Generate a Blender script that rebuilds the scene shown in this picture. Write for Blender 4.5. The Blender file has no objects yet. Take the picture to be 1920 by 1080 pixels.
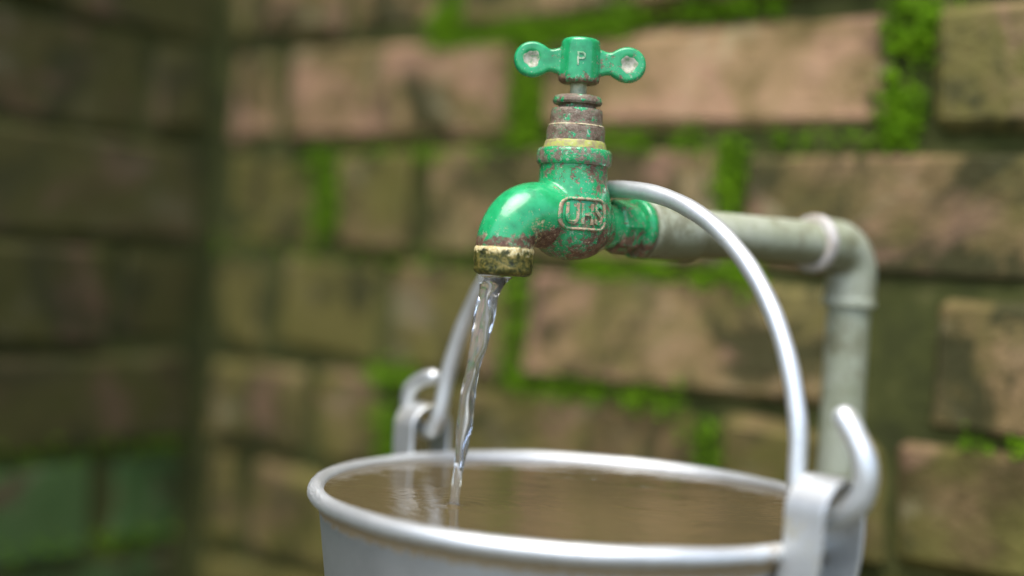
import bpy, bmesh, math, random
from mathutils import Vector, Matrix, noise as mnoise
from mathutils.bvhtree import BVHTree

random.seed(7)
scene = bpy.context.scene
col = scene.collection

# ------------------------------------------------------------------ camera
F = 2500.0                      # focal length in pixels of the 1920 wide photograph
CAM = Vector((0, 0, 0.36))
PITCH, ROLL = -0.0165, 0.058
cam_data = bpy.data.cameras.new('camera')
cam = bpy.data.objects.new('camera', cam_data)
col.objects.link(cam)
ROT = Matrix.Rotation(math.pi / 2 + PITCH, 3, 'X') @ Matrix.Rotation(ROLL, 3, 'Z')
cam.matrix_world = Matrix.Translation(CAM) @ ROT.to_4x4()
cam_data.sensor_width = 36
cam_data.lens = F * 36 / 1920
cam_data.clip_start = 0.02
cam_data.clip_end = 400
cam_data.dof.use_dof = True
cam_data.dof.focus_distance = 0.617
cam_data.dof.aperture_fstop = cam_data.lens / 28.5
scene.camera = cam

# ------------------------------------------------------------------ sky, sun, exposure
SUN_AZ = math.atan2(-0.42, -0.75)      # from +Y towards +X
SUN_EL = math.radians(69)
world = bpy.data.worlds.new('World')
scene.world = world
world.use_nodes = True
wn = world.node_tree
wn.nodes.clear()
sky = wn.nodes.new('ShaderNodeTexSky')
sky.sky_type = 'NISHITA'
sky.sun_disc = False
sky.sun_elevation = SUN_EL
sky.sun_rotation = SUN_AZ
sky.air_density = 1.0
sky.dust_density = 2.5
sky.ozone_density = 1.0
bg = wn.nodes.new('ShaderNodeBackground')
bg.inputs['Strength'].default_value = 0.14
wo = wn.nodes.new('ShaderNodeOutputWorld')
wn.links.new(sky.outputs[0], bg.inputs[0])
wn.links.new(bg.outputs[0], wo.inputs[0])
sun_data = bpy.data.lights.new('sun', 'SUN')
sun_data.energy = 1.5
sun_data.angle = math.radians(50)
sun_data.color = (1.0, 0.975, 0.91)
sun = bpy.data.objects.new('sun', sun_data)
col.objects.link(sun)
sd = Vector((math.sin(SUN_AZ) * math.cos(SUN_EL), math.cos(SUN_AZ) * math.cos(SUN_EL), math.sin(SUN_EL)))
sun.rotation_euler = sd.to_track_quat('Z', 'Y').to_euler()
vs = scene.view_settings
vs.view_transform = 'Standard'
vs.look = 'None'
vs.gamma = 1
vs.exposure = 1.25
vs.use_curve_mapping = False
scene.cycles.use_denoising = True
scene.cycles.max_bounces = 12
scene.cycles.transmission_bounces = 10
scene.cycles.caustics_reflective = True
scene.cycles.caustics_refractive = True
scene.cycles.sample_clamp_indirect = 6.0


# ------------------------------------------------------------------ helpers
def ray(px, py):
    return ROT @ Vector(((px - 960) / F, -(py - 540) / F, -1.0))


def at_depth(px, py, d):
    r = ray(px, py)
    return CAM + r * (d / r.y)


def at_z(px, py, z):
    r = ray(px, py)
    return CAM + r * ((z - CAM.z) / r.z)


def at_plane(px, py, p0, n):
    r = ray(px, py)
    return CAM + r * ((p0 - CAM).dot(n) / r.dot(n))


def tag(o, label=None, cat=None, group=None, kind=None):
    if label: o['label'] = label
    if cat: o['category'] = cat
    if group: o['group'] = group
    if kind: o['kind'] = kind
    return o


def empty(name, loc):
    o = bpy.data.objects.new(name, None)
    o.empty_display_size = 0.05
    o.location = loc
    col.objects.link(o)
    return o


def mesh_obj(name, verts, faces, mat, parent=None, smooth=True):
    """vertices are world coordinates; the object is parented without moving"""
    me = bpy.data.meshes.new(name)
    off = parent_loc(parent)
    me.from_pydata([(v[0] - off.x, v[1] - off.y, v[2] - off.z) for v in verts], [], faces)
    me.validate()
    me.update()
    if smooth:
        me.shade_smooth()
    if mat:
        me.materials.append(mat)
    o = bpy.data.objects.new(name, me)
    col.objects.link(o)
    if parent:
        o.parent = parent
    return o


def parent_loc(p):
    off = Vector((0, 0, 0))
    while p:
        off = off + p.location
        p = p.parent
    return off


class Geo:
    def __init__(self):
        self.v, self.f = [], []

    def add(self, verts, faces):
        b = len(self.v)
        self.v += [Vector(v) for v in verts]
        self.f += [tuple(i + b for i in f) for f in faces]

    def lathe(self, prof, origin=Vector((0, 0, 0)), axis=Vector((0, 0, 1)), n=64, closed=False):
        """prof: list of (radius, height) along the axis; open ends are capped"""
        q = axis.normalized().to_track_quat('Z', 'Y')
        ex, ey, ez = q @ Vector((1, 0, 0)), q @ Vector((0, 1, 0)), q @ Vector((0, 0, 1))
        vs_, fs = [], []
        m = len(prof)
        for r, h in prof:
            for k in range(n):
                a = 2 * math.pi * k / n
                vs_.append(origin + ez * h + (ex * math.cos(a) + ey * math.sin(a)) * r)
        for i in range(m - 1 if not closed else m):
            j = (i + 1) % m
            for k in range(n):
                l = (k + 1) % n
                fs.append((i * n + k, i * n + l, j * n + l, j * n + k))
        if not closed:
            fs.append(tuple(range(n))[::-1])
            fs.append(tuple((m - 1) * n + k for k in range(n)))
        self.add(vs_, fs)
        return self

    def tube(self, pts, rad, n=24, squash=None, cap=True, dome=False):
        pts = [Vector(p) for p in pts]
        m = len(pts)
        rads = rad if isinstance(rad, (list, tuple)) else [rad] * m
        tang = []
        for i in range(m):
            a, b = pts[max(i - 1, 0)], pts[min(i + 1, m - 1)]
            tang.append((b - a).normalized())
        t0 = tang[0]
        up = Vector((0, 0, 1)) if abs(t0.z) < 0.9 else Vector((1, 0, 0))
        nx = t0.cross(up).normalized()
        P, Tn, Rr = list(pts), list(tang), list(rads)
        if dome:
            for s, idx in ((0, 0), (1, m - 1)):
                base, t, r = pts[idx], tang[idx] * (-1 if s == 0 else 1), rads[idx]
                extra = [(base + t * r * math.sin(a), r * max(math.cos(a), 0.02)) for a in (0.5, 0.95, 1.3, 1.54)]
                if s == 0:
                    P = [e[0] for e in extra][::-1] + P
                    Rr = [e[1] for e in extra][::-1] + Rr
                    Tn = [tang[0]] * 4 + Tn
                else:
                    P += [e[0] for e in extra]
                    Rr += [e[1] for e in extra]
                    Tn += [tang[-1]] * 4
        vs_, fs = [], []
        prev = Tn[0]
        for p, t, r in zip(P, Tn, Rr):
            q = prev.rotation_difference(t)
            nx = (q @ nx).normalized()
            nx = (nx - t * nx.dot(t)).normalized()
            ny = t.cross(nx)
            prev = t
            for k in range(n):
                a = 2 * math.pi * k / n
                vs_.append(p + (nx * math.cos(a) + ny * math.sin(a)) * r)
        mm = len(P)
        for i in range(mm - 1):
            for k in range(n):
                l = (k + 1) % n
                fs.append((i * n + k, i * n + l, (i + 1) * n + l, (i + 1) * n + k))
        if cap:
            fs.append(tuple(range(n))[::-1])
            fs.append(tuple((mm - 1) * n + k for k in range(n)))
        self.add(vs_, fs)
        return self

    def obj(self, name, mat, parent=None, smooth=True, sharp=None):
        o = mesh_obj(name, self.v, self.f, mat, parent, smooth)
        bm = bmesh.new()
        bm.from_mesh(o.data)
        bmesh.ops.recalc_face_normals(bm, faces=bm.faces)
        bm.to_mesh(o.data)
        bm.free()
        if sharp:
            o.data.set_sharp_from_angle(angle=math.radians(sharp))
        return o


def catmull(pts, per=8):
    pts = [Vector(p) for p in pts]
    out = []
    for i in range(len(pts) - 1):
        p0, p1, p2, p3 = pts[max(i - 1, 0)], pts[i], pts[i + 1], pts[min(i + 2, len(pts) - 1)]
        for k in range(per):
            t = k / per
            out.append(0.5 * ((2 * p1) + (p2 - p0) * t + (2 * p0 - 5 * p1 + 4 * p2 - p3) * t * t + (3 * p1 - p0 - 3 * p2 + p3) * t ** 3))
    out.append(pts[-1])
    return out


def interp(x, xs, ys):
    if x <= xs[0]: return ys[0]
    for i in range(len(xs) - 1):
        if x <= xs[i + 1]:
            t = (x - xs[i]) / (xs[i + 1] - xs[i])
            return ys[i] + (ys[i + 1] - ys[i]) * t
    return ys[-1]


def sstep(a, b, x):
    t = min(1, max(0, (x - a) / (b - a)))
    return t * t * (3 - 2 * t)


def evaluated_mesh(o):
    dg = bpy.context.evaluated_depsgraph_get()
    me = bpy.data.meshes.new_from_object(o.evaluated_get(dg), depsgraph=dg)
    return me


def remeshed(geo, voxel, smooth_iter):
    """union of the closed shapes in geo as one soft casting; world coordinates"""
    me = bpy.data.meshes.new('casting')
    me.from_pydata([tuple(v) for v in geo.v], [], geo.f)
    bm = bmesh.new(); bm.from_mesh(me)
    bmesh.ops.recalc_face_normals(bm, faces=bm.faces)
    bm.to_mesh(me); bm.free()
    o = bpy.data.objects.new('casting', me)
    col.objects.link(o)
    m = o.modifiers.new('r', 'REMESH')
    m.mode = 'VOXEL'; m.voxel_size = voxel
    s = o.modifiers.new('s', 'SMOOTH')
    s.factor = 0.5; s.iterations = smooth_iter
    out = evaluated_mesh(o)
    bpy.data.objects.remove(o)
    bpy.data.meshes.remove(me)
    return out


# ------------------------------------------------------------------ node helpers
class NT:
    def __init__(self, name):
        self.m = bpy.data.materials.new(name)
        self.m.use_nodes = True
        self.t = self.m.node_tree
        self.t.nodes.clear()
        self.out = self.t.nodes.new('ShaderNodeOutputMaterial')
        self.p = self.t.nodes.new('ShaderNodeBsdfPrincipled')
        self.t.links.new(self.p.outputs[0], self.out.inputs[0])
        self.tc = self.t.nodes.new('ShaderNodeTexCoord')
        self.vec = self.tc.outputs['Object']

    def link(self, a, b):
        self.t.links.new(a, b)

    def val(self, sock, v):
        if isinstance(v, bpy.types.NodeSocket):
            self.link(v, sock)
        else:
            sock.default_value = v

    def noise(self, scale, detail=4, rough=0.55, vec=None, dist=0.0):
        n = self.t.nodes.new('ShaderNodeTexNoise')
        n.inputs['Scale'].default_value = scale
        n.inputs['Detail'].default_value = detail
        n.inputs['Roughness'].default_value = rough
        n.inputs['Distortion'].default_value = dist
        self.link(vec or self.vec, n.inputs['Vector'])
        return n.outputs['Fac']

    def voronoi(self, scale, vec=None):
        n = self.t.nodes.new('ShaderNodeTexVoronoi')
        n.inputs['Scale'].default_value = scale
        self.link(vec or self.vec, n.inputs['Vector'])
        return n.outputs['Distance']

    def math(self, op, a, b=None, c=None, clamp=False):
        n = self.t.nodes.new('ShaderNodeMath')
        n.operation = op
        n.use_clamp = clamp
        self.val(n.inputs[0], a)
        if b is not None: self.val(n.inputs[1], b)
        if c is not None: self.val(n.inputs[2], c)
        return n.outputs[0]

    def step(self, x, lo, hi):
        n = self.t.nodes.new('ShaderNodeMapRange')
        n.interpolation_type = 'SMOOTHSTEP'
        self.val(n.inputs['Value'], x)
        n.inputs['From Min'].default_value = lo
        n.inputs['From Max'].default_value = hi
        return n.outputs['Result']

    def mix(self, fac, a, b):
        n = self.t.nodes.new('ShaderNodeMix')
        n.data_type = 'RGBA'
        self.val(n.inputs['Factor'], fac)
        for s, v in ((n.inputs[6], a), (n.inputs[7], b)):
            if isinstance(v, bpy.types.NodeSocket):
                self.link(v, s)
            else:
                s.default_value = (*v, 1)
        return n.outputs[2]

    def ramp(self, fac, stops):
        n = self.t.nodes.new('ShaderNodeValToRGB')
        e = n.color_ramp.elements
        while len(e) < len(stops): e.new(0.5)
        for el, (p, c) in zip(e, stops):
            el.position = p
            el.color = (*c, 1)
        self.val(n.inputs[0], fac)
        return n.outputs[0]

    def attr(self, name):
        n = self.t.nodes.new('ShaderNodeAttribute')
        n.attribute_name = name
        return n.outputs['Fac']

    def rand(self):
        return self.t.nodes.new('ShaderNodeObjectInfo').outputs['Random']

    def xyz(self, vec=None):
        n = self.t.nodes.new('ShaderNodeSeparateXYZ')
        self.link(vec or self.vec, n.inputs[0])
        return n.outputs

    def offset_by_random(self, k=61.7):
        n = self.t.nodes.new('ShaderNodeVectorMath')
        n.operation = 'ADD'
        self.link(self.tc.outputs['Object'], n.inputs[0])
        self.link(self.math('MULTIPLY', self.rand(), k), n.inputs[1])
        self.vec = n.outputs[0]

    def bump(self, h, strength=0.5, dist=0.001, prev=None):
        n = self.t.nodes.new('ShaderNodeBump')
        n.inputs['Strength'].default_value = strength
        n.inputs['Distance'].default_value = dist
        self.link(h, n.inputs['Height'])
        if prev: self.link(prev, n.inputs['Normal'])
        return n.outputs[0]

    def done(self, color=None, rough=None, metal=None, normal=None, **kw):
        if color is not None: self.val(self.p.inputs['Base Color'], color if isinstance(color, bpy.types.NodeSocket) else (*color, 1))
        if rough is not None: self.val(self.p.inputs['Roughness'], rough)
        if metal is not None: self.val(self.p.inputs['Metallic'], metal)
        if normal is not None: self.link(normal, self.p.inputs['Normal'])
        for k, v in kw.items():
            self.val(self.p.inputs[k.replace('_', ' ')], v)
        return self.m


# ------------------------------------------------------------------ materials
def brick_material(name, tint, algae_amt, algae_col, soot_amt=0.0, pink_amt=0.0):
    n = NT(name)
    n.offset_by_random()
    big = n.noise(9, 3, 0.6)
    mid = n.noise(19, 6, 0.66, dist=0.6)
    fine = n.noise(210, 4, 0.65)
    r = n.rand()
    clay = n.ramp(n.math('ADD', n.math('MULTIPLY', mid, 0.9), n.math('MULTIPLY', n.math('SUBTRACT', r, 0.5), 0.16)),
                  [(0.30, (0.105 * tint, 0.080 * tint, 0.026 * tint)), (0.42, (0.225 * tint, 0.155 * tint, 0.066 * tint)), (0.52, (0.330 * tint, 0.215 * tint, 0.108 * tint)), (0.64, (0.41 * tint, 0.275 * tint, 0.158 * tint))])
    al = n.step(n.math('ADD', n.math('ADD', big, n.math('MULTIPLY', fine, 0.22)), n.math('MULTIPLY', n.math('SUBTRACT', r, 0.5), 0.12)), 0.60 - algae_amt, 0.82 - algae_amt)
    c = n.mix(n.math('MULTIPLY', al, 0.85), clay, algae_col)
    soot = n.step(n.math('ADD', n.noise(12, 6, 0.7, dist=0.9), n.math('MULTIPLY', fine, 0.14)), 0.565 - soot_amt, 0.675 - soot_amt)
    c = n.mix(n.math('MULTIPLY', soot, 0.88), c, (0.040, 0.041, 0.012))
    pink = n.step(n.noise(13, 3, 0.55, dist=0.8), 0.56 - pink_amt, 0.68 - pink_amt)
    c = n.mix(n.math('MULTIPLY', pink, 0.5), c, (0.43 * tint, 0.240 * tint, 0.160 * tint))
    pale = n.step(n.noise(17, 4, 0.6, dist=0.6), 0.57, 0.70)
    c = n.mix(n.math('MULTIPLY', pale, 0.5), c, (0.40 * tint, 0.35 * tint, 0.20 * tint))
    nrm = n.bump(n.math('ADD', n.math('MULTIPLY', mid, 1.2), n.math('MULTIPLY', fine, 0.5)), 0.9, 0.006)
    return n.done(c, n.math('SUBTRACT', 0.95, n.math('MULTIPLY', al, 0.2)), 0.0, nrm, Specular_IOR_Level=0.3)


M = {}
M['brick'] = brick_material('worn_brick', 1.08, 0.08, (0.155, 0.140, 0.034), 0.03, 0.04)
M['brick_pale'] = brick_material('pale_brick', 1.32, 0.03, (0.155, 0.135, 0.040), -0.01, 0.07)
M['brick_sooty'] = brick_material('sooty_brick', 0.95, 0.08, (0.125, 0.110, 0.026), 0.075, 0.03)
M['brick_algae'] = brick_material('algae_brick', 0.76, 0.20, (0.150, 0.138, 0.028))
M['brick_shaded'] = brick_material('shaded_algae_brick', 0.38, 0.21, (0.066, 0.066, 0.012))  # algae olive, tint lowered to put the left wall's shade into its colour
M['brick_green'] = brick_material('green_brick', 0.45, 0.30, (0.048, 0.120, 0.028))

n = NT('old_mortar')
a = n.noise(30, 5, 0.65)
M['mortar'] = n.done(n.ramp(a, [(0.3, (0.026, 0.032, 0.004)), (0.52, (0.064, 0.072, 0.011)), (0.75, (0.125, 0.120, 0.035))]), 0.95, 0.0,
                     n.bump(n.noise(160, 5, 0.7), 0.9, 0.004))
n = NT('moss_green')
a = n.noise(60, 5, 0.7)
M['moss'] = n.done(n.ramp(a, [(0.30, (0.040, 0.050, 0.008)), (0.38, (0.090, 0.180, 0.003)), (0.50, (0.150, 0.310, 0.003)), (0.75, (0.22, 0.37, 0.006))]), 0.8, 0.0,
                   n.bump(n.noise(400, 3), 0.5, 0.002), Specular_IOR_Level=0.25)

n = NT('concrete_floor')
a = n.noise(6, 6, 0.6)
M['ground'] = n.done(n.ramp(a, [(0.3, (0.035, 0.036, 0.022)), (0.6, (0.09, 0.085, 0.055)), (0.8, (0.15, 0.14, 0.10))]), 0.8, 0.0, n.bump(n.noise(60, 6, 0.7), 0.6, 0.004))


def tap_paint(name, base_rust=0.0, rust_cols=None):
    """gloss green paint over rusted cast metal; wear comes from the vertex attributes rust and crust"""
    n = NT(name)
    rust_a = n.attr('rust')
    crust_a = n.attr('crust')
    f1 = n.noise(420, 5, 0.7)
    f2 = n.noise(1500, 3, 0.6)
    f3 = n.noise(170, 4, 0.6)
    f4 = n.noise(230, 5, 0.65, dist=0.4)
    speck = n.math('ADD', n.math('ADD', n.math('MULTIPLY', f4, 0.50), n.math('MULTIPLY', f1, 0.45)), n.math('MULTIPLY', f2, 0.25))
    rust = n.step(n.math('ADD', n.math('ADD', rust_a, base_rust), n.math('MULTIPLY', n.math('SUBTRACT', speck, 0.6), 4.2)), 0.40, 0.62)
    grain = n.math('ADD', n.math('MULTIPLY', f1, 0.5), n.math('MULTIPLY', f2, 0.7))
    crust = n.step(n.math('ADD', crust_a, n.math('MULTIPLY', n.math('SUBTRACT', grain, 0.6), 4.5)), 0.45, 0.70)
    green = n.ramp(f3, [(0.30, (0.010, 0.260, 0.085)), (0.52, (0.016, 0.370, 0.125)), (0.75, (0.035, 0.44, 0.165))])
    rc = rust_cols or [(0.30, (0.030, 0.014, 0.011)), (0.43, (0.115, 0.050, 0.030)), (0.54, (0.215, 0.120, 0.072)), (0.66, (0.46, 0.37, 0.25))]
    rcol = n.ramp(n.math('ADD', n.math('ADD', n.math('MULTIPLY', f1, 0.6), n.math('MULTIPLY', f3, 0.3)), n.math('MULTIPLY', n.math('SUBTRACT', f2, 0.4), 0.35)), rc)
    # a chalky pale fringe at the torn edge of the paint
    edge = n.math('MULTIPLY', n.math('MULTIPLY', rust, n.math('SUBTRACT', 1.0, rust)), 3.0, clamp=True)
    c = n.mix(rust, green, rcol)
    c = n.mix(n.math('MULTIPLY', edge, 0.40), c, (0.36, 0.38, 0.25))
    chip = n.step(n.math('ADD', n.math('ADD', n.noise(650, 4, 0.7), n.math('MULTIPLY', rust_a, 0.16)), n.math('MULTIPLY', f3, 0.2)), 0.745, 0.785)
    c = n.mix(n.math('MULTIPLY', n.math('MULTIPLY', chip, n.math('SUBTRACT', 1.0, rust)), 0.75), c, (0.46, 0.52, 0.38))
    ccol = n.ramp(f1, [(0.30, (0.16, 0.13, 0.035)), (0.5, (0.48, 0.43, 0.16)), (0.7, (0.70, 0.66, 0.40))])
    c = n.mix(crust, c, ccol)
    worn = n.math('MAXIMUM', rust, crust)
    rough = n.math('ADD', 0.22, n.math('MULTIPLY', worn, 0.30))
    h = n.math('ADD', n.math('MULTIPLY', worn, n.math('SUBTRACT', f1, 0.95)), n.math('MULTIPLY', f3, 0.10))
    return n.done(c, rough, 0.0, n.bump(h, 0.7, 0.0009), Specular_IOR_Level=0.5, Coat_Weight=n.math('MULTIPLY', n.math('SUBTRACT', 1.0, worn), 0.5), Coat_Roughness=0.12)


M['paint'] = tap_paint('green_tap_paint')
M['rusty'] = tap_paint('rusty_brass', 0.0, [(0.30, (0.050, 0.028, 0.020)), (0.42, (0.145, 0.090, 0.058)), (0.54, (0.235, 0.180, 0.125)), (0.70, (0.36, 0.34, 0.25))])
M['emblem'] = tap_paint('emblem_relief', 0.0, [(0.30, (0.17, 0.080, 0.045)), (0.46, (0.36, 0.24, 0.14)), (0.62, (0.52, 0.43, 0.27)), (0.78, (0.60, 0.60, 0.44))])

n = NT('crusted_outlet')
f1 = n.noise(260, 5, 0.65, dist=0.8)
f2 = n.noise(900, 4, 0.6)
z = n.math('SUBTRACT', n.attr('crust'), 0.5)
c = n.ramp(n.math('ADD', f1, n.math('MULTIPLY', n.math('SUBTRACT', f2, 0.5), 0.5)),
           [(0.32, (0.016, 0.020, 0.004)), (0.44, (0.055, 0.062, 0.009)), (0.54, (0.150, 0.130, 0.022)), (0.66, (0.29, 0.215, 0.050)), (0.82, (0.55, 0.48, 0.22))])
top = n.step(n.math('ADD', n.attr('crust'), n.math('MULTIPLY', n.math('SUBTRACT', f1, 0.5), 1.4)), 0.55, 0.75)
c = n.mix(top, c, n.ramp(f2, [(0.3, (0.50, 0.30, 0.07)), (0.5, (0.66, 0.56, 0.26)), (0.7, (0.80, 0.76, 0.55))]))
M['outlet'] = n.done(c, 0.5, 0.0, n.bump(n.math('ADD', f1, n.math('MULTIPLY', f2, 0.4)), 0.7, 0.0012))

n = NT('chalky_dimple')
f1 = n.noise(500, 4, 0.6)
M['dimple'] = n.done(n.ramp(f1, [(0.34, (0.06, 0.32, 0.13)), (0.44, (0.36, 0.36, 0.24)), (0.60, (0.56, 0.53, 0.42))]), 0.75, 0.0, n.bump(f1, 0.4, 0.0005))
n = NT('letter_chalk')
f1 = n.noise(700, 4, 0.6)
M['letter'] = n.done(n.ramp(f1, [(0.36, (0.04, 0.36, 0.14)), (0.50, (0.30, 0.48, 0.28)), (0.65, (0.60, 0.62, 0.45))]), 0.5, 0.0)
n = NT('dull_stem')
f1 = n.noise(300, 4, 0.6)
M['stem'] = n.done(n.ramp(f1, [(0.3, (0.26, 0.31, 0.20)), (0.5, (0.46, 0.48, 0.31)), (0.7, (0.58, 0.52, 0.32))]), 0.45, 0.1)
n = NT('yellow_sealing_tape')
f1 = n.noise(330, 4, 0.6)
M['tape'] = n.done(n.ramp(f1, [(0.34, (0.30, 0.23, 0.12)), (0.46, (0.40, 0.36, 0.15)), (0.56, (0.42, 0.46, 0.08)), (0.70, (0.54, 0.50, 0.26))]), 0.6, 0.0, n.bump(f1, 0.5, 0.0006))

n = NT('limescale')
f1 = n.noise(420, 4, 0.6)
M['washer'] = n.done(n.ramp(f1, [(0.34, (0.20, 0.13, 0.08)), (0.46, (0.44, 0.36, 0.20)), (0.66, (0.60, 0.54, 0.36))]), 0.7, 0.0)
n = NT('weathered_pvc')
f1 = n.noise(22, 5, 0.65)
f2 = n.noise(170, 4, 0.6)
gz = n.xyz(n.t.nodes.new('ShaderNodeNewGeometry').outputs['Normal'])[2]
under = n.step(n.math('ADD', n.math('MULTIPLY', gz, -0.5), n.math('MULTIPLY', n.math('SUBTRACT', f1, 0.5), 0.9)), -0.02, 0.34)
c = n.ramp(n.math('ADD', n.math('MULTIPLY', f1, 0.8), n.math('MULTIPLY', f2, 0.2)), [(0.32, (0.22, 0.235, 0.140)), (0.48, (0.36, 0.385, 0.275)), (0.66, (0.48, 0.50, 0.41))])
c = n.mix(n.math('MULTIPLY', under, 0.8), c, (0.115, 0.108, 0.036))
dirt = n.step(n.math('ADD', n.noise(48, 5, 0.7), n.math('MULTIPLY', f2, 0.2)), 0.60, 0.76)
c = n.mix(n.math('MULTIPLY', dirt, 0.6), c, (0.14, 0.13, 0.06))
M['pvc'] = n.done(c, 0.38, 0.0, n.bump(f2, 0.12, 0.0006))
n = NT('pvc_cement')
M['cement'] = n.done(n.ramp(n.noise(90, 3), [(0.35, (0.40, 0.34, 0.27)), (0.6, (0.62, 0.59, 0.55))]), 0.5, 0.0)


def alu_material(name, stain, base=0.74, rough=0.33):
    n = NT(name)
    f1 = n.noise(26, 5, 0.65)
    f2 = n.noise(340, 4, 0.65)
    f3 = n.noise(1400, 3, 0.6)
    g = n.attr('grime')
    c = n.ramp(n.math('ADD', n.math('MULTIPLY', f1, 0.6), n.math('MULTIPLY', f2, 0.4)), [(0.3, (base * .79, base * .815, base * .81)), (0.6, (base * .985, base * 1.015, base * 1.01))])
    st = n.step(n.math('ADD', f1, n.math('MULTIPLY', n.math('SUBTRACT', f2, 0.5), 0.7)), 0.68 - stain, 0.80 - stain)
    c = n.mix(n.math('MULTIPLY', st, 0.7), c, (0.46, 0.42, 0.27))
    gm = n.step(n.math('ADD', g, n.math('MULTIPLY', n.math('SUBTRACT', f2, 0.5), 1.1)), 0.42, 0.62)
    c = n.mix(n.math('MULTIPLY', gm, 0.85), c, n.ramp(f3, [(0.3, (0.16, 0.095, 0.025)), (0.7, (0.40, 0.27, 0.09))]))
    metal = n.math('SUBTRACT', 0.74, n.math('ADD', n.math('MULTIPLY', gm, 0.8), n.math('MULTIPLY', st, 0.25)), clamp=True)
    r = n.math('ADD', n.math('ADD', rough, n.math('MULTIPLY', f1, 0.12)), n.math('MULTIPLY', gm, 0.3))
    pit = n.attr('pit')
    h = n.math('ADD', n.math('MULTIPLY', f2, 0.10), n.math('MULTIPLY', n.math('MULTIPLY', pit, 3.0), n.voronoi(700)))
    return n.done(c, r, metal, n.bump(h, 0.55, 0.0008))


M['alu'] = alu_material('aluminium', 0.0, 0.78, 0.38)
M['alu_wall'] = alu_material('dull_aluminium', -0.05, 0.52, 0.42)
M['alu_lug'] = alu_material('stained_aluminium', 0.07, 0.66, 0.40)
M['alu_bail'] = alu_material('aluminium_wire', 0.03, 0.80, 0.34)

n = NT('bucket_water')
rip = n.noise(30, 3, 0.5, dist=0.4)
mp = n.t.nodes.new('ShaderNodeMapping')
mp.inputs['Scale'].default_value = (1.0, 2.2, 1.0)
n.link(n.vec, mp.inputs['Vector'])
rip2 = n.noise(120, 2, 0.5, vec=mp.outputs[0])
M['water'] = n.done((0.098, 0.073, 0.034), 0.05, 0.0, n.bump(n.math('ADD', rip, n.math('MULTIPLY', rip2, 0.26)), 0.17, 0.003), IOR=1.33)  # wall reflection put into the base colour as an even opaque brown
n = NT('clear_water')
M['stream'] = n.done((0.99, 0.995, 0.99), 0.0, 0.0, None, IOR=1.33, Transmission_Weight=0.965)

# ------------------------------------------------------------------ ground
g = Geo()
g.add([(-150, -150, 0), (150, -150, 0), (150, 150, 0), (-150, 150, 0)], [(0, 1, 2, 3)])
ground = g.obj('ground', M['ground'], None, smooth=False)
tag(ground, kind='structure')

# ------------------------------------------------------------------ brick walls
CORNER = Vector((-0.275, 1.208, 0))
E_BACK = Vector((1, -0.72, 0)).normalized()
N_BACK = Vector((E_BACK.y, -E_BACK.x, 0))              # towards the camera
E_LEFT = Vector((-0.585, -0.811, 0)).normalized()
N_LEFT = Vector((-E_LEFT.y, E_LEFT.x, 0))
Z0 = 0.362                                             # a bed joint just above eye level
PITCHZ = 0.0905
brick_count = 0


def brick_mesh(parent, org, e, nrm, s0, s1, z0, z1, mat, proud, rng, depth=0.10, worn=1.0):
    """a chamfered, slightly crooked brick: 24 corners, 44 triangles"""
    cs, hs = (s0 + s1) / 2, (s1 - s0) / 2
    cz, hz = (z0 + z1) / 2, (z1 - z0) / 2
    c = 0.0050 * worn
    hd = depth / 2
    center = org + e * cs + nrm * (proud - hd) + Vector((0, 0, cz))
    corners = {}
    verts = []
    for sx in (-1, 1):
        for sy in (-1, 1):
            for sz in (-1, 1):
                j = Vector((rng.uniform(-1, 1) * 0.0045, rng.uniform(-1, 1) * 0.003, rng.uniform(-1, 1) * 0.004)) * worn
                k = rng.uniform(0.5, 1.6)
                cc = min(c * k, hz * 0.45)
                base = (sx, sy, sz)
                corners[base] = len(verts)
                for ax in range(3):
                    p = [sx * (hs - cc), sy * (hd - cc), sz * (hz - cc)]
                    p[ax] = (sx * hs, sy * hd, sz * hz)[ax]
                    verts.append(Vector(p) + j)
    faces = []
    ci = corners
    for sx in (-1, 1):
        faces.append([ci[(sx, a, b)] + 0 for a, b in ((-1, -1), (1, -1), (1, 1), (-1, 1))])
    for sy in (-1, 1):
        faces.append([ci[(a, sy, b)] + 1 for a, b in ((-1, -1), (1, -1), (1, 1), (-1, 1))])
    for sz in (-1, 1):
        faces.append([ci[(a, b, sz)] + 2 for a, b in ((-1, -1), (1, -1), (1, 1), (-1, 1))])
    for a in (-1, 1):
        for b in (-1, 1):
            faces.append([ci[(a, b, -1)], ci[(a, b, 1)], ci[(a, b, 1)] + 1, ci[(a, b, -1)] + 1])
            faces.append([ci[(a, -1, b)], ci[(a, 1, b)], ci[(a, 1, b)] + 2, ci[(a, -1, b)] + 2])
            faces.append([ci[(-1, a, b)] + 1, ci[(1, a, b)] + 1, ci[(1, a, b)] + 2, ci[(-1, a, b)] + 2])
    for k in ci.values():
        faces.append([k, k + 1, k + 2])
    world_v = [center + e * v.x + nrm * v.y + Vector((0, 0, v.z)) for v in verts]
    me = bpy.data.meshes.new('brick')
    me.from_pydata([tuple(v - center) for v in world_v], [], faces)
    bm = bmesh.new(); bm.from_mesh(me)
    bmesh.ops.recalc_face_normals(bm, faces=bm.faces)
    bm.to_mesh(me); bm.free()
    me.materials.append(mat)
    o = bpy.data.objects.new('brick', me)
    o.location = center - parent_loc(parent)
    col.objects.link(o)
    o.parent = parent
    return o


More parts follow.
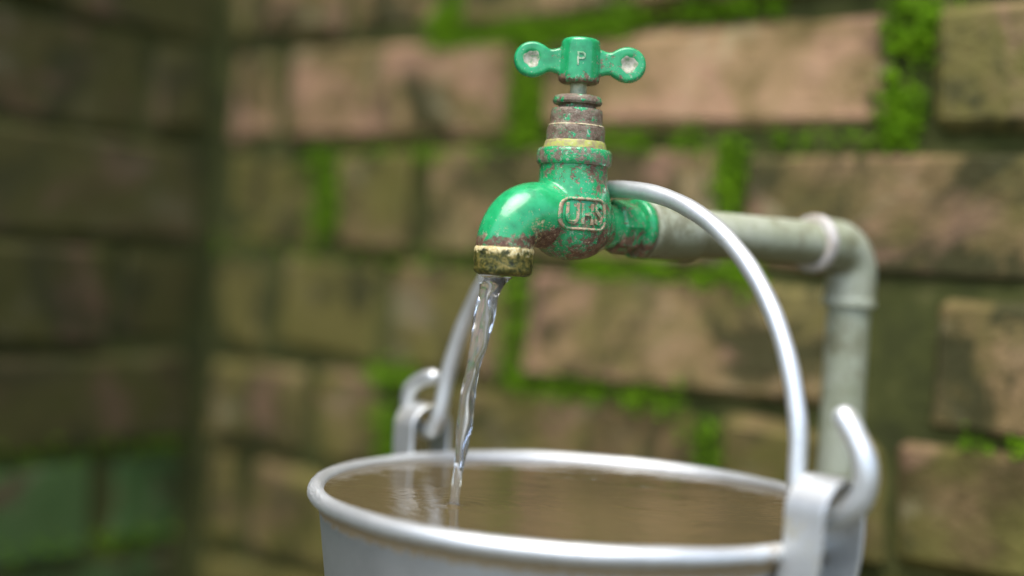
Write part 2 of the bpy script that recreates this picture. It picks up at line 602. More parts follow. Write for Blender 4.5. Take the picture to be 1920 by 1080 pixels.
def slab(name, org, e, nrm, s0, s1, z0, z1, front, back, mat, parent):
    vs_, nx, nz = [], 60, 50
    rng = random.Random(3)
    for i in range(nx + 1):
        for j in range(nz + 1):
            s, z = s0 + (s1 - s0) * i / nx, z0 + (z1 - z0) * j / nz
            vs_.append(org + e * s + Vector((0, 0, z)) + nrm * (front + rng.uniform(-0.003, 0.003)))
    fs = [(i * (nz + 1) + j, (i + 1) * (nz + 1) + j, (i + 1) * (nz + 1) + j + 1, i * (nz + 1) + j + 1) for i in range(nx) for j in range(nz)]
    b = len(vs_)
    for s, z in ((s0, z0), (s1, z0), (s1, z1), (s0, z1)):
        vs_.append(org + e * s + Vector((0, 0, z)) + nrm * back)
    c = [0, nx * (nz + 1), nx * (nz + 1) + nz, nz]
    fs.append((b, b + 1, b + 2, b + 3))
    for k in range(4):
        l = (k + 1) % 4
        fs.append((c[k], c[l], b + l, b + k))
    gg = Geo(); gg.add(vs_, fs)
    return gg.obj(name, mat, parent)


def s_of(px, py, e, nrm):
    return (at_plane(px, py, CORNER, nrm) - CORNER).dot(e)


# joints of each course, read off the photograph as (end of one brick, start of the next) in pixels at height y
back_rows = {
    2: (40, [(470, 480), (640, 655), (805, 862), (1150, 1172), (1700, 1770)]),
    1: (165, [(505, 532), (958, 1008), (1664, 1758)]),
    0: (370, [(588, 634), (768, 800), (1342, 1388), (1990, 2015)]),
    -1: (620, [(484, 512), (692, 716), (946, 986), (1570, 1740)]),
    -2: (820, [(560, 582), (700, 742), (1296, 1332), (1660, 1690)]),
    -3: (985, [(432, 462), (610, 640), (1000, 1030), (1620, 1650)]),
}
left_rows = {
    2: (20, [(120, 140)]),
    1: (165, [(292, 268)]),
    0: (350, []),
    -1: (550, [(236, 206)]),
    -2: (740, []),
    -3: (930, [(212, 178)]),
}
S_BACK_END, S_LEFT_END = 1.75, 1.15


def course_joints(row, table, e, nrm, s_first, s_end, rng):
    """returns [(s0, s1), ...] of the bricks of one course"""
    js = []
    if row in table:
        y, lst = table[row]
        js = [tuple(sorted((s_of(a, y, e, nrm), s_of(b, y, e, nrm)))) for a, b in lst]
        js.sort()
    if not js:
        off = 0.13 if row % 2 else 0.245
        js = [(off - 0.006, off + 0.006)] if row not in table else []
    bricks, cur = [], s_first
    for a, b in js:
        bricks.append((cur, a))
        cur = b
    while cur < s_end:
        L = rng.uniform(0.232, 0.262)
        bricks.append((cur, cur + L))
        cur += L + rng.uniform(0.010, 0.018)
    return bricks


def build_wall(name, label, e, nrm, table, s_first, s_end, mat_of, seed):
    rng = random.Random(seed)
    root = empty(name, CORNER + e * 0.5)
    tag(root, label, 'wall')
    zt = Z0 + PITCHZ * 13
    slab('mortar_bed', CORNER, e, nrm, -0.10, s_end, -0.02, zt, -0.0085, -0.13, M['mortar'], root)
    for row in range(-4, 13):
        z0, z1 = Z0 + PITCHZ * row, Z0 + PITCHZ * (row + 1)
        for s0, s1 in course_joints(row, table, e, nrm, s_first, s_end, rng):
            if s1 - s0 < 0.02: continue
            t0, t1 = z0 + rng.uniform(0.003, 0.0065), z1 - rng.uniform(0.004, 0.008)
            brick_mesh(root, CORNER, e, nrm, s0, s1, t0, t1, mat_of(row, (s0 + s1) / 2, rng), rng.uniform(-0.004, 0.004), rng, worn=rng.uniform(0.8, 1.4))
    return root


def back_mat(row, s, rng):
    if row <= -3: return M['brick_algae']
    if s < 0.30 and row <= 0: return M['brick_algae']
    if row == -2: return M['brick_algae'] if rng.random() < 0.8 else M['brick']
    if s > 0.60 and row in (-1, 0): return M['brick_sooty']
    if row == 1 and s < 0.62: return M['brick_pale']
    return M['brick'] if rng.random() < 0.85 else M['brick_algae']


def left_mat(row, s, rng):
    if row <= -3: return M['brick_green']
    return M['brick_shaded']


wall_back = build_wall('brick_wall', 'worn pinkish brick wall with bright moss in its joints behind the tap', E_BACK, N_BACK, back_rows, 0.012, S_BACK_END, back_mat, 11)
wall_left = build_wall('brick_wall', 'algae-covered brick wall with shade put into its colour, turning green low down, meeting the mossy wall in a corner', E_LEFT, N_LEFT, left_rows, 0.014, S_LEFT_END, left_mat, 23)


# moss cushions in the joints: lumps and short blades, one soft mass on each wall
def moss_on(parent, e, nrm, rects, seed, mat):
    rng = random.Random(seed)
    gg = Geo()
    for (x0, y0, x1, y1, dens) in rects:
        ym, xm = (y0 + y1) / 2, (x0 + x1) / 2
        s0, s1 = s_of(x0, ym, e, nrm), s_of(x1, ym, e, nrm)
        if s1 < s0: s0, s1 = s1, s0
        za, zb = at_plane(xm, y1, CORNER, nrm).z, at_plane(xm, y0, CORNER, nrm).z
        area = (s1 - s0) * (zb - za) * 1e6
        for _ in range(int(area * 0.22 * dens) + 6):
            s, z = rng.uniform(s0, s1) + rng.gauss(0, 0.0055), rng.uniform(za, zb) + rng.gauss(0, 0.0048)
            if mnoise.noise(Vector((s * 45, z * 45, seed))) + 0.5 * mnoise.noise(Vector((s * 130, z * 130, seed))) < rng.uniform(-0.6, -0.2): continue
            r = rng.uniform(0.0009, 0.0030)
            p = CORNER + e * s + Vector((0, 0, z)) + nrm * rng.uniform(-0.0075, 0.0015)
            # low lump (octahedron squashed on the wall)
            vv = [p + e * r, p - e * r, p + Vector((0, 0, r)), p - Vector((0, 0, r)), p + nrm * r * 0.8, p - nrm * r]
            gg.add(vv, [(0, 2, 4), (2, 1, 4), (1, 3, 4), (3, 0, 4), (2, 0, 5), (1, 2, 5), (3, 1, 5), (0, 3, 5)])
            for _b in range(3):
                d = (nrm * rng.uniform(0.5, 1.0) + e * rng.uniform(-0.8, 0.8) + Vector((0, 0, rng.uniform(-0.5, 0.9)))).normalized()
                side = d.cross(Vector((rng.uniform(-1, 1), rng.uniform(-1, 1), rng.uniform(-1, 1)))).normalized() * 0.0006
                l = rng.uniform(0.002, 0.005)
                b0 = p + d * r * 0.5
                gg.add([b0 - side, b0 + side, b0 + d * l], [(0, 1, 2)])
    o = mesh_obj('moss', gg.v, gg.f, mat, parent, smooth=False)
    o['kind'] = 'stuff'
    return o


moss_on(wall_back, E_BACK, N_BACK, [
    (806, 0, 862, 92, 1.3), (860, 34, 1180, 84, 1.2), (1120, 0, 1470, 30, 1.0), (958, 92, 1010, 282, 1.1),
    (1664, 0, 1720, 262, 1.4), (1700, 0, 1770, 90, 1.2), (560, 284, 960, 304, 0.5), (1130, 252, 1310, 276, 0.9), (1440, 252, 1700, 270, 0.6),
    (1342, 262, 1388, 395, 1.0), (1070, 494, 1420, 530, 1.0), (588, 300, 634, 440, 0.7), (946, 515, 986, 730, 0.8),
    (690, 690, 770, 722, 0.9), (990, 716, 1280, 752, 0.5), (700, 760, 744, 856, 0.9), (1296, 790, 1334, 866, 0.8),
    (1790, 820, 1920, 846, 0.6), (400, 470, 960, 490, 0.15)], 5, M['moss'])
moss_on(wall_left, E_LEFT, N_LEFT, [(0, 830, 340, 850, 0.25), (0, 1010, 330, 1030, 0.3)], 6, M['moss'])

# ------------------------------------------------------------------ tap
MM = 0.001
ZC = CAM.z
TD = 0.634
AX = at_depth(1077, 295, TD)                 # a point of the vertical spindle axis
TAPX, TAPY = AX.x, AX.y
ZS = lambda ypx: at_depth(1077 + (295 - ypx) * 0.058, ypx, TD).z   # height of a pixel row on the axis
DIR = Vector((0.81, 0.586, 0)).normalized()  # towards the supply pipe
tap = empty('water_tap', (TAPX, TAPY, ZS(485)))
tag(tap, 'green painted metal tap with peeling paint and rust, running into the bucket', 'tap')
O = Vector((TAPX, TAPY, 0))
ZB = ZS(412)                                 # centre of the valve chamber
Z_AX = ZS(418)                               # height of the inlet and spout axis
SIDE = Vector((DIR.y, -DIR.x, 0))            # to the camera side


def T(t, z, side=0.0):
    return O + DIR * t + SIDE * side + Vector((0, 0, z))


OUT_T = -0.0378
Z_OUT = at_depth(946, 517, 0.610).z
Z_RING_TOP = at_depth(946, 466, 0.610).z
body_r = lambda z: interp(z, [ZS(487), ZS(484), ZS(474), ZS(458), ZS(438), ZS(412), ZS(385), ZS(360), ZS(340), ZS(322), ZS(308)],
                          [0.003, 0.0080, 0.0130, 0.0172, 0.0192, 0.0197, 0.0192, 0.0176, 0.0163, 0.0162, 0.0164])
g = Geo()
g.lathe([(body_r(ZS(487) + (ZS(308) - ZS(487)) * i / 40), ZS(487) + (ZS(308) - ZS(487)) * i / 40) for i in range(41)], O, n=96)
# spout: straight out, then a quarter bend down
RB = 0.0175
path = [T(t * MM, Z_AX + 0.0026) for t in range(4, -20, -3)]
cx = OUT_T + RB
zc = Z_AX + 0.0026 - RB
for i in range(0, 15):
    a = math.pi / 2 * i / 14
    path.append(T(cx - RB * math.sin(a), zc + RB * math.cos(a)))
zz = zc
while zz > Z_RING_TOP - 0.002:
    path.append(T(OUT_T, zz)); zz -= 0.0015
rads = []
for i, p in enumerate(path):
    t = (p - O).dot(DIR)
    rads.append(interp(t, [-0.038, -0.0365, -0.030, -0.020, -0.010, 0.0], [0.0131, 0.0136, 0.0147, 0.0153, 0.0162, 0.0165]))
g.tube(path, rads, n=72)
# inlet barrel
g.lathe([(0.0168, 0), (0.0158, 0.010), (0.0132, 0.0160), (0.0112, 0.0190), (0.0108, 0.027)], T(0, Z_AX), DIR, n=64)
cast = remeshed(g, 0.00075, 5)
cast.update()
nv = [v.normal.copy() for v in cast.vertices]
cbvh = BVHTree.FromPolygons([v.co.copy() for v in cast.vertices], [tuple(p.vertices) for p in cast.polygons])


def split_cast(name, keep, mat, parent, rust_f, crust_f):
    idx, vs_, ns, fs = {}, [], [], []
    for p in cast.polygons:
        if keep(p.center):
            f = []
            for v in p.vertices:
                if v not in idx:
                    idx[v] = len(vs_)
                    vs_.append(cast.vertices[v].co.copy()); ns.append(nv[v])
                f.append(idx[v])
            fs.append(tuple(f))
    o = mesh_obj(name, vs_, fs, mat, parent)
    o.data.normals_split_custom_set_from_vertices([tuple(x) for x in ns])
    wear(o, rust_f, crust_f, parent)
    return o


def wear(o, rust_f, crust_f, parent):
    off = parent_loc(o.parent) + o.location if o.parent else o.location
    ra = o.data.attributes.new('rust', 'FLOAT', 'POINT')
    ca = o.data.attributes.new('crust', 'FLOAT', 'POINT')
    for i, v in enumerate(o.data.vertices):
        p = v.co + off
        t, s, z = (p - O).dot(DIR), (p - O).dot(SIDE), p.z
        ra.data[i].value = rust_f(t, s, z)
        ca.data[i].value = crust_f(t, s, z)


def body_rust(t, s, z):
    k = mnoise.noise(Vector((t, s, z)) * 120) * 0.14
    low = sstep(ZS(395), ZS(475), z) * 0.36
    neck = sstep(ZS(350), ZS(318), z) * 0.16
    mid = 0.28 * math.exp(-((t - 0.004) / 0.011) ** 2) if s > 0 else 0.1
    right = sstep(0.016, 0.024, t) * -0.05
    return 0.13 + low + neck + mid * 1.0 + k * 1.5 + right


def spout_rust(t, s, z):
    k = mnoise.noise(Vector((t, s, z)) * 190) * 0.20 + mnoise.noise(Vector((t, s, z)) * 420) * 0.10
    band = sstep(Z_RING_TOP + 0.0105, Z_RING_TOP + 0.0015, z + 0.004 * sstep(-0.045, -0.025, t) * -1) * 0.85
    inner = sstep(-0.030, -0.018, t) * sstep(ZS(420), ZS(445), z) * 0.6
    join = sstep(-0.024, -0.014, t) * 0.16
    return -0.20 + band * 1.15 + inner + join * 1.6 + k


def spout_crust(t, s, z):
    k = mnoise.noise(Vector((t, s, z)) * 260 + Vector((9, 0, 0))) * 0.26
    low = sstep(Z_RING_TOP + 0.0030, Z_RING_TOP - 0.001, z) * 0.8
    patch = 0.62 * math.exp(-((t + 0.0290) / 0.0070) ** 2 - ((z - (Z_RING_TOP + 0.0100)) / 0.0075) ** 2)
    return low + patch + k - 0.30 * sstep(Z_RING_TOP + 0.012, Z_RING_TOP + 0.022, z) - 0.12


SPLIT = -0.0165
spout = split_cast('spout', lambda c: (c - O).dot(DIR) < SPLIT, M['paint'], tap, spout_rust, spout_crust)
body = split_cast('body', lambda c: (c - O).dot(DIR) >= SPLIT, M['paint'], tap, body_rust, lambda t, s, z: -0.2)
bpy.data.meshes.remove(cast)


def const_wear(o, r, c=-0.3):
    wear(o, (lambda t, s, z: r), (lambda t, s, z: c), tap)
    return o


# outlet ring with a real bore
pr = 0.0136
hR = Z_RING_TOP - Z_OUT
g = Geo()
prof = [(pr - 0.0014, hR + 0.0010), (pr - 0.0002, hR + 0.0004), (pr + 0.0002, hR - 0.0008), (pr, hR * 0.5), (pr - 0.0002, 0.0022), (pr - 0.0012, 0.0008), (pr - 0.0030, 0.0),
        (pr - 0.0050, 0.0003), (pr - 0.0054, 0.002), (pr - 0.0056, hR), (pr - 0.006, hR + 0.0008)]
fine = []
for i in range(len(prof) - 1):
    for k in range(4):
        u = k / 4
        fine.append((prof[i][0] * (1 - u) + prof[i + 1][0] * u, prof[i][1] * (1 - u) + prof[i + 1][1] * u))
fine.append(prof[-1])
g.lathe(fine, T(OUT_T, Z_OUT), n=96, closed=True)
for v in g.v:
    d = v - T(OUT_T, v.z)
    k = mnoise.noise(v * 330) * 0.00045 + mnoise.noise(v * 900) * 0.00018
    v += d.normalized() * k
ring = g.obj('outlet_ring', M['outlet'], tap)
wear(ring, lambda t, s, z: 0, lambda t, s, z: interp(z, [Z_OUT, Z_OUT + hR * 0.6, Z_RING_TOP], [0.05, 0.25, 0.85]), tap)


def turned(name, prof, mat, parent=tap, rust=0.6, n=72, flats=None):
    g = Geo()
    pf = []
    for i in range(len(prof) - 1):
        for k in range(3):
            u = k / 3
            pf.append((prof[i][0] * (1 - u) + prof[i + 1][0] * u, prof[i][1] * (1 - u) + prof[i + 1][1] * u))
    pf.append(prof[-1])
    g.lathe([(r, z) for r, z in pf], O, n=n)
    for v in g.v:
        d = Vector((v.x - O.x, v.y - O.y, 0))
        if flats and d.length > 1e-5:
            a = math.atan2(d.y, d.x) + 0.25
            seg = 2 * math.pi / flats
            loc = (a % seg) - seg / 2
            lim = (math.cos(seg / 2) * 1.065) / math.cos(loc)
            d2 = d * min(1.0, lim)
            v.x, v.y = O.x + d2.x, O.y + d2.y
            d = d2
        if d.length > 0.002:
            k = mnoise.noise(v * 420) * 0.00022
            v += d.normalized() * k
    o = g.obj(name, mat, parent, sharp=50)
    wear(o, (lambda t, s_, z: rust + 0.32 * mnoise.noise(Vector((t, s_, z)) * 260)), (lambda t, s_, z: -0.3), tap)
    return o


turned('flange', [(0.0150, ZS(313)), (0.0172, ZS(311)), (0.0178, ZS(306)), (0.0179, ZS(292)), (0.0176, ZS(285)), (0.0168, ZS(281)), (0.0140, ZS(280))], M['rusty'], rust=0.50)
turned('sealing_ring', [(0.0140, ZS(281)), (0.0150, ZS(280)), (0.0148, ZS(276)), (0.0143, ZS(268)), (0.0138, ZS(265)), (0.012, ZS(265))], M['tape'], rust=0.4)
turned('bonnet', [(0.0135, ZS(266.5)), (0.0140, ZS(265)), (0.0138, ZS(243)), (0.0134, ZS(238)), (0.0128, ZS(236.5)), (0.0124, ZS(234)), (0.0123, ZS(212)), (0.0118, ZS(206)), (0.0100, ZS(205))], M['rusty'], rust=0.74, flats=8)
turned('washer', [(0.0120, ZS(239)), (0.0134, ZS(238.6)), (0.0135, ZS(237.6)), (0.0130, ZS(236.0)), (0.0115, ZS(235.6))], M['washer'])
turned('groove', [(0.0088, ZS(207)), (0.0090, ZS(206)), (0.0090, ZS(196)), (0.0088, ZS(195))], M['rusty'], rust=0.7)
turned('gland_nut', [(0.0086, ZS(197.5)), (0.0112, ZS(197)), (0.0118, ZS(193)), (0.0116, ZS(188)), (0.0108, ZS(182)), (0.0090, ZS(180)), (0.0042, ZS(179.5))], M['rusty'], rust=0.66)
turned('stem', [(0.0039, ZS(182)), (0.0040, ZS(181)), (0.0039, ZS(150)), (0.0036, ZS(148))], M['stem'])

# handle: hub with two flat ears, each with a round dimple
HAX = Vector((0.995, 0.02, 0)).normalized()
HNY = Vector((HAX.y, -HAX.x, 0))
ZH = ZS(117)
g = Geo()
g.lathe([(0.0030, ZS(158)), (0.0085, ZS(157.5)), (0.0098, ZS(153)), (0.0097, ZS(140)), (0.0095, ZS(118)), (0.0094, ZS(90)), (0.0092, ZS(80)), (0.0085, ZS(75.5)), (0.0070, ZS(73)), (0.0030, ZS(72))], O, n=64)


def ear_half(x):
    c, R = 0.0230, 0.0085
    circ = math.sqrt(max(R * R - (x - c) ** 2, 0))
    neck = 0.0055 + 0.0012 * sstep(0.0135, 0.0085, x)
    if x > c: return circ
    k = 0.0045
    hh = max(k - abs(circ - neck), 0) / k
    return max(circ, neck) + hh * hh * k * 0.25


def ear(sgn):
    c, R = 0.0230, 0.0085
    xs = [0.004 + (0.0205 - 0.004) * i / 34 for i in range(34)] + [c - R * math.cos(a) for a in [math.acos((c - 0.0205) / R) + (math.pi - math.acos((c - 0.0205) / R)) * i / 40 for i in range(41)]]
    nv_ = 40
    front, back, top = [], [], 0.0031
    vs_ = []
    for side in (1, -1):
        for x in xs:
            h = max(ear_half(x), 0.0001)
            for j in range(nv_ + 1):
                v = -math.cos(math.pi * j / nv_)
                z = v * h
                edge = min(h - abs(z), (c + R - x))
                if x > c:
                    edge = R - math.hypot(x - c, z)
                edge = max(edge, 0)
                e1 = min(edge / 0.0016, 1)
                th = top * math.sqrt(max(1 - (1 - e1) ** 2, 0))
                rd = math.hypot(x - c, z)
                th -= 0.0017 * (1 - sstep(0.0012, 0.0048, rd))
                th -= 0.0003 * sstep(0.018, 0.014, x)
                vs_.append(O + HAX * x * sgn + HNY * (th * side) + Vector((0, 0, ZH + z)))
    nxs = len(xs)
    fs = []
    W = nv_ + 1
    for s in range(2):
        b = s * nxs * W
        for i in range(nxs - 1):
            for j in range(nv_):
                q = (b + i * W + j, b + (i + 1) * W + j, b + (i + 1) * W + j + 1, b + i * W + j + 1)
                fs.append(q if s == 0 else q[::-1])
    B = nxs * W
    for i in range(nxs - 1):
        for j in (0, nv_):
            fs.append((i * W + j, (i + 1) * W + j, B + (i + 1) * W + j, B + i * W + j))
    for i in (0, nxs - 1):
        for j in range(nv_):
            fs.append((i * W + j, i * W + j + 1, B + i * W + j + 1, B + i * W + j))
    g.add(vs_, fs)


ear(1); ear(-1)
hm = remeshed(g, 0.0005, 4)
handle = mesh_obj('handle', [v.co for v in hm.vertices], [tuple(p.vertices) for p in hm.polygons], M['paint'], tap)
bpy.data.meshes.remove(hm)


def handle_rust(t, s, z):
    p = O + DIR * t + SIDE * s
    x = (p - O).dot(HAX)
    k = mnoise.noise(Vector((t, s, z)) * 200) * 0.16
    low = sstep(ZS(134), ZS(154), z) * (0.68 if abs(x) < 0.011 else 0.0)
    joint = 0.34 * math.exp(-((abs(x) - 0.0098) / 0.0012) ** 2)
    right = 0.16 if x > 0.011 else 0.0
    topw = sstep(ZS(78), ZS(71), z) * 0.22
    return -0.04 + low + joint + right + topw + k


wear(handle, handle_rust, lambda t, s, z: -0.3, tap)
# worn, chalky bottoms of the dimples
hbvh = BVHTree.FromPolygons([v.co + parent_loc(tap) for v in handle.data.vertices], [tuple(p.vertices) for p in handle.data.polygons])
for sgn in (1, -1):
    for side in (1, -1):
        c0 = O + HAX * 0.0230 * sgn + Vector((0, 0, ZH))
        vs_, fs = [], []
        NR, NK = 8, 40
        for i in range(NR + 1):
            for k in range(NK):
                a = 2 * math.pi * k / NK
                w = 1 + 0.10 * math.sin(3 * a + sgn) + 0.06 * math.sin(7 * a + 1)
                q = c0 + (HAX * math.cos(a) + Vector((0, 0, math.sin(a)))) * (0.0001 + 0.0040 * i / NR) * w
                h = hbvh.ray_cast(q + HNY * side * 0.01, -HNY * side)[0]
                vs_.append((h or q) + HNY * side * (0.00016 - 0.0003 * (i == NR)))
        for i in range(NR):
            for k in range(NK):
                l = (k + 1) % NK
                fs.append((i * NK + k, i * NK + l, (i + 1) * NK + l, (i + 1) * NK + k))
        g = Geo()
        g.add(vs_, fs)
        g.obj('dimple', M['dimple'], handle)


# lettering
def text_mesh(s, size, ext, off):
    cu = bpy.data.curves.new('letters', 'FONT')
    cu.body = s
    cu.size = size
    cu.extrude = ext
    cu.bevel_depth = ext * 0.35
    cu.bevel_resolution = 1
    cu.offset = size * off
    cu.align_x = 'CENTER'
    cu.align_y = 'CENTER'
    cu.space_character = 1.05
    o = bpy.data.objects.new('letters', cu)
    col.objects.link(o)
    bpy.context.view_layer.update()
    me = evaluated_mesh(o)
    vs_, fs = [v.co.copy() for v in me.vertices], [tuple(p.vertices) for p in me.polygons]
    bpy.data.objects.remove(o)
    bpy.data.meshes.remove(me)
    # centre on the bounding box
    xs, ys = [v.x for v in vs_], [v.y for v in vs_]
    c = Vector(((min(xs) + max(xs)) / 2, (min(ys) + max(ys)) / 2, 0))
    return [v - c for v in vs_], fs, (max(xs) - min(xs), max(ys) - min(ys))


# P on the hub
vs_, fs, sz = text_mesh('P', 0.0088, 0.0003, -0.012)
az0 = -math.pi / 2 + 0.02
k = 0.0062 / sz[1]
out = []
for v in vs_:
    a = az0 + v.x * k / 0.0095
    r = 0.00955 + v.z
    out.append(O + Vector((math.cos(a) * r, math.sin(a) * r, ZS(115) + v.y * k)))
mesh_obj('letter', out, fs, M['letter'], handle, smooth=False)

# raised panel with three letters on the valve chamber
AZ = math.atan2(-0.96, 0.30)
Z_EM = ZS(403)
EW, EH = 0.0215, 0.0140


def on_body(u, v, h):
    z = Z_EM + v
    a = AZ + u / 0.0197
    d = Vector((math.cos(a), math.sin(a), 0))
    c = O + Vector((0, 0, z))
    p = cbvh.ray_cast(c + d * 0.05, -d)[0]
    return p + d * (h + 0.0001)


loop = []
cr = 0.0034
for cxs, czs, a0 in ((1, 1, 0), (-1, 1, 90), (-1, -1, 180), (1, -1, 270)):
    for i in range(7):
        a = math.radians(a0 + 90 * i / 6)
        loop.append((cxs * (EW / 2 - cr) + cr * math.cos(a), czs * (EH / 2 - cr) + cr * math.sin(a)))
dense = []
for i in range(len(loop)):
    a, b = loop[i], loop[(i + 1) % len(loop)]
    L = math.hypot(b[0] - a[0], b[1] - a[1])
    m = max(1, int(L / 0.0009))
    for k in range(m):
        dense.append((a[0] + (b[0] - a[0]) * k / m, a[1] + (b[1] - a[1]) * k / m))
g = Geo()
vs_, fs = [], []
NP = 8
for i, (u, v) in enumerate(dense):
    a, b = dense[i - 1], dense[(i + 1) % len(dense)]
    tx, ty = b[0] - a[0], b[1] - a[1]
    L = math.hypot(tx, ty)
    nx_, ny_ = ty / L, -tx / L
    for j in range(NP):
        w = 2 * math.pi * j / NP
        vs_.append(on_body(u + nx_ * 0.00075 * math.cos(w), v + ny_ * 0.00075 * math.cos(w), 0.0002 + 0.0010 * math.sin(w)))
nd = len(dense)
for i in range(nd):
    for j in range(NP):
        fs.append((i * NP + j, ((i + 1) % nd) * NP + j, ((i + 1) % nd) * NP + (j + 1) % NP, i * NP + (j + 1) % NP))
g.add(vs_, fs)
emblem = g.obj('emblem_frame', M['emblem'], body)
const_wear(emblem, 0.58)
vs_, fs, sz = text_mesh('UHS', 0.010, 0.0004, 0.01)
kx, ky = 0.0178 / sz[0], 0.0100 / sz[1]
letters = mesh_obj('letters', [on_body(v.x * kx, v.y * ky, 0.0003 + v.z * 1.4) for v in vs_], fs, M['emblem'], body, smooth=False)
const_wear(letters, 0.52)

# inlet nut and flange on the pipe side
g = Geo()
g.lathe([(0.0100, 0.0240), (0.0122, 0.0244), (0.0132, 0.0256), (0.0132, 0.0352), (0.0122, 0.0364), (0.009, 0.0366)], T(0, Z_AX), DIR, n=8)
nut = g.obj('inlet_nut', M['paint'], tap, sharp=30)
bm = bmesh.new(); bm.from_mesh(nut.data)
bmesh.ops.subdivide_edges(bm, edges=bm.edges, cuts=3, use_grid_fill=True)
bm.to_mesh(nut.data); bm.free()
wear(nut, lambda t, s, z: 0.26 + sstep(Z_AX, Z_AX - 0.008, z) * 0.4, lambda t, s, z: -0.3, tap)
g = Geo()
g.lathe([(0.0105, 0.0360), (0.0108, 0.0384), (0.0136, 0.0388), (0.0145, 0.0398), (0.0147, 0.0415), (0.0145, 0.0432), (0.0136, 0.0440), (0.010, 0.0444)], T(0, Z_AX), DIR, n=72)
fl = g.obj('inlet_flange', M['paint'], tap, sharp=50)
wear(fl, lambda t, s, z: 0.10 + sstep(Z_AX, Z_AX - 0.009, z) * 0.55, lambda t, s, z: -0.3, tap)

# ------------------------------------------------------------------ supply pipe
TE = 0.203
RP, RS = 0.0121, 0.0143
pipe = empty('water_pipe', (T(TE, 0).x, T(TE, 0).y, 0))
tag(pipe, 'grey plastic water pipe rising from the ground and bending at an elbow to the tap', 'pipe')
g = Geo()
g.lathe([(0.0105, 0.0446), (0.0136, 0.0447), (0.0146, 0.0455), (0.0149, 0.048), (0.0149, 0.0755), (0.0145, 0.077), (0.0124, 0.0774), (0.0121, 0.077)], T(0, Z_AX), DIR, n=64)
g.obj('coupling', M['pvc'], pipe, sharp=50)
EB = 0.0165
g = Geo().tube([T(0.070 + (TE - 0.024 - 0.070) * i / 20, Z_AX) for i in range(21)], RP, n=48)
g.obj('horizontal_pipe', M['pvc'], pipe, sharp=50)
# elbow with a socket collar on each arm
epath = [T(TE - 0.034 + 0.0175 * i / 4, Z_AX) for i in range(4)]
for i in range(13):
    a = math.pi / 2 * i / 12
    epath.append(T(TE - EB + EB * math.sin(a), Z_AX - EB + EB * math.cos(a)))
epath += [T(TE, Z_AX - EB - 0.0165 * (i + 1) / 4) for i in range(4)]
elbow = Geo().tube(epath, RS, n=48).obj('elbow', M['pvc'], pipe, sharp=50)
g = Geo()
ccc = T(TE - 0.034, Z_AX)
g.lathe([(0.0118, -0.0016), (0.0152, -0.0012), (0.0160, 0.0006), (0.0160, 0.0034), (0.0152, 0.0048), (0.0118, 0.0060)], ccc, DIR, n=64)
g.obj('collar', M['cement'], elbow, sharp=50)
g = Geo()
g.lathe([(0.0118, -0.0012), (0.0148, -0.0009), (0.0150, 0.0003), (0.0150, 0.0030), (0.0145, 0.0042)], T(TE, Z_AX - EB - 0.0165), Vector((0, 0, 1)), n=64)
g.obj('collar', M['pvc'], elbow, sharp=50)
g = Geo().tube([T(TE, z) for z in [Z_AX - 0.028 - (Z_AX - 0.028 + 0.03) * i / 20 for i in range(21)]], RP, n=48)
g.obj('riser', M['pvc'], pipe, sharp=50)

# ------------------------------------------------------------------ bucket
RR = 0.125
BC = Vector((0.0383, 0.632, 0))
ZR = ZC - 0.1085                             # centre of the rolled rim
RT = 0.0039
bucket = empty('bucket', (BC.x, BC.y, 0))
tag(bucket, 'brimful aluminium bucket with rolled rim and wire handle looped over the tap', 'bucket')


def grime_attr(o, gf, pf=lambda p: 0.0):
    off = parent_loc(o)
    ga = o.data.attributes.new('grime', 'FLOAT', 'POINT')
    pa = o.data.attributes.new('pit', 'FLOAT', 'POINT')
    for i, v in enumerate(o.data.vertices):
        p = v.co + off
        ga.data[i].value = gf(p)
        pa.data[i].value = pf(p)
    return o


RBASE = 0.088
g = Geo()
wt = 0.0016
prof = [(0.002, 0.004), (RBASE - 0.006, 0.004), (RBASE - 0.001, 0.006), (RBASE, 0.012)]
Ht = ZR - 0.001
for i in range(1, 41):
    u = i / 40
    prof.append((RBASE + (RR - 0.0012 - RBASE) * (u ** 0.92), 0.012 + (Ht - 0.012) * u))
inner = [(r - wt, z) for r, z in prof[::-1][:-4]] + [(RBASE - 0.007, 0.0065), (0.002, 0.0065)]
g.lathe(prof + inner, BC, n=128)
bw = g.obj('wall', M['alu_wall'], bucket)
grime_attr(bw, lambda p: 0.80 * sstep(ZR - 0.0150, ZR - 0.0060, p.z) if (Vector((p.x, p.y, 0)) - BC).length > RR - 0.012 else 0.0)
# base ring
g = Geo()
g.lathe([(RBASE - 0.003, 0.0), (RBASE + 0.0012, 0.0), (RBASE + 0.0016, 0.010), (RBASE - 0.0005, 0.0115), (RBASE - 0.003, 0.010)], BC, n=96, closed=True)
grime_attr(g.obj('base_ring', M['alu_wall'], bucket, sharp=40), lambda p: 0.4)
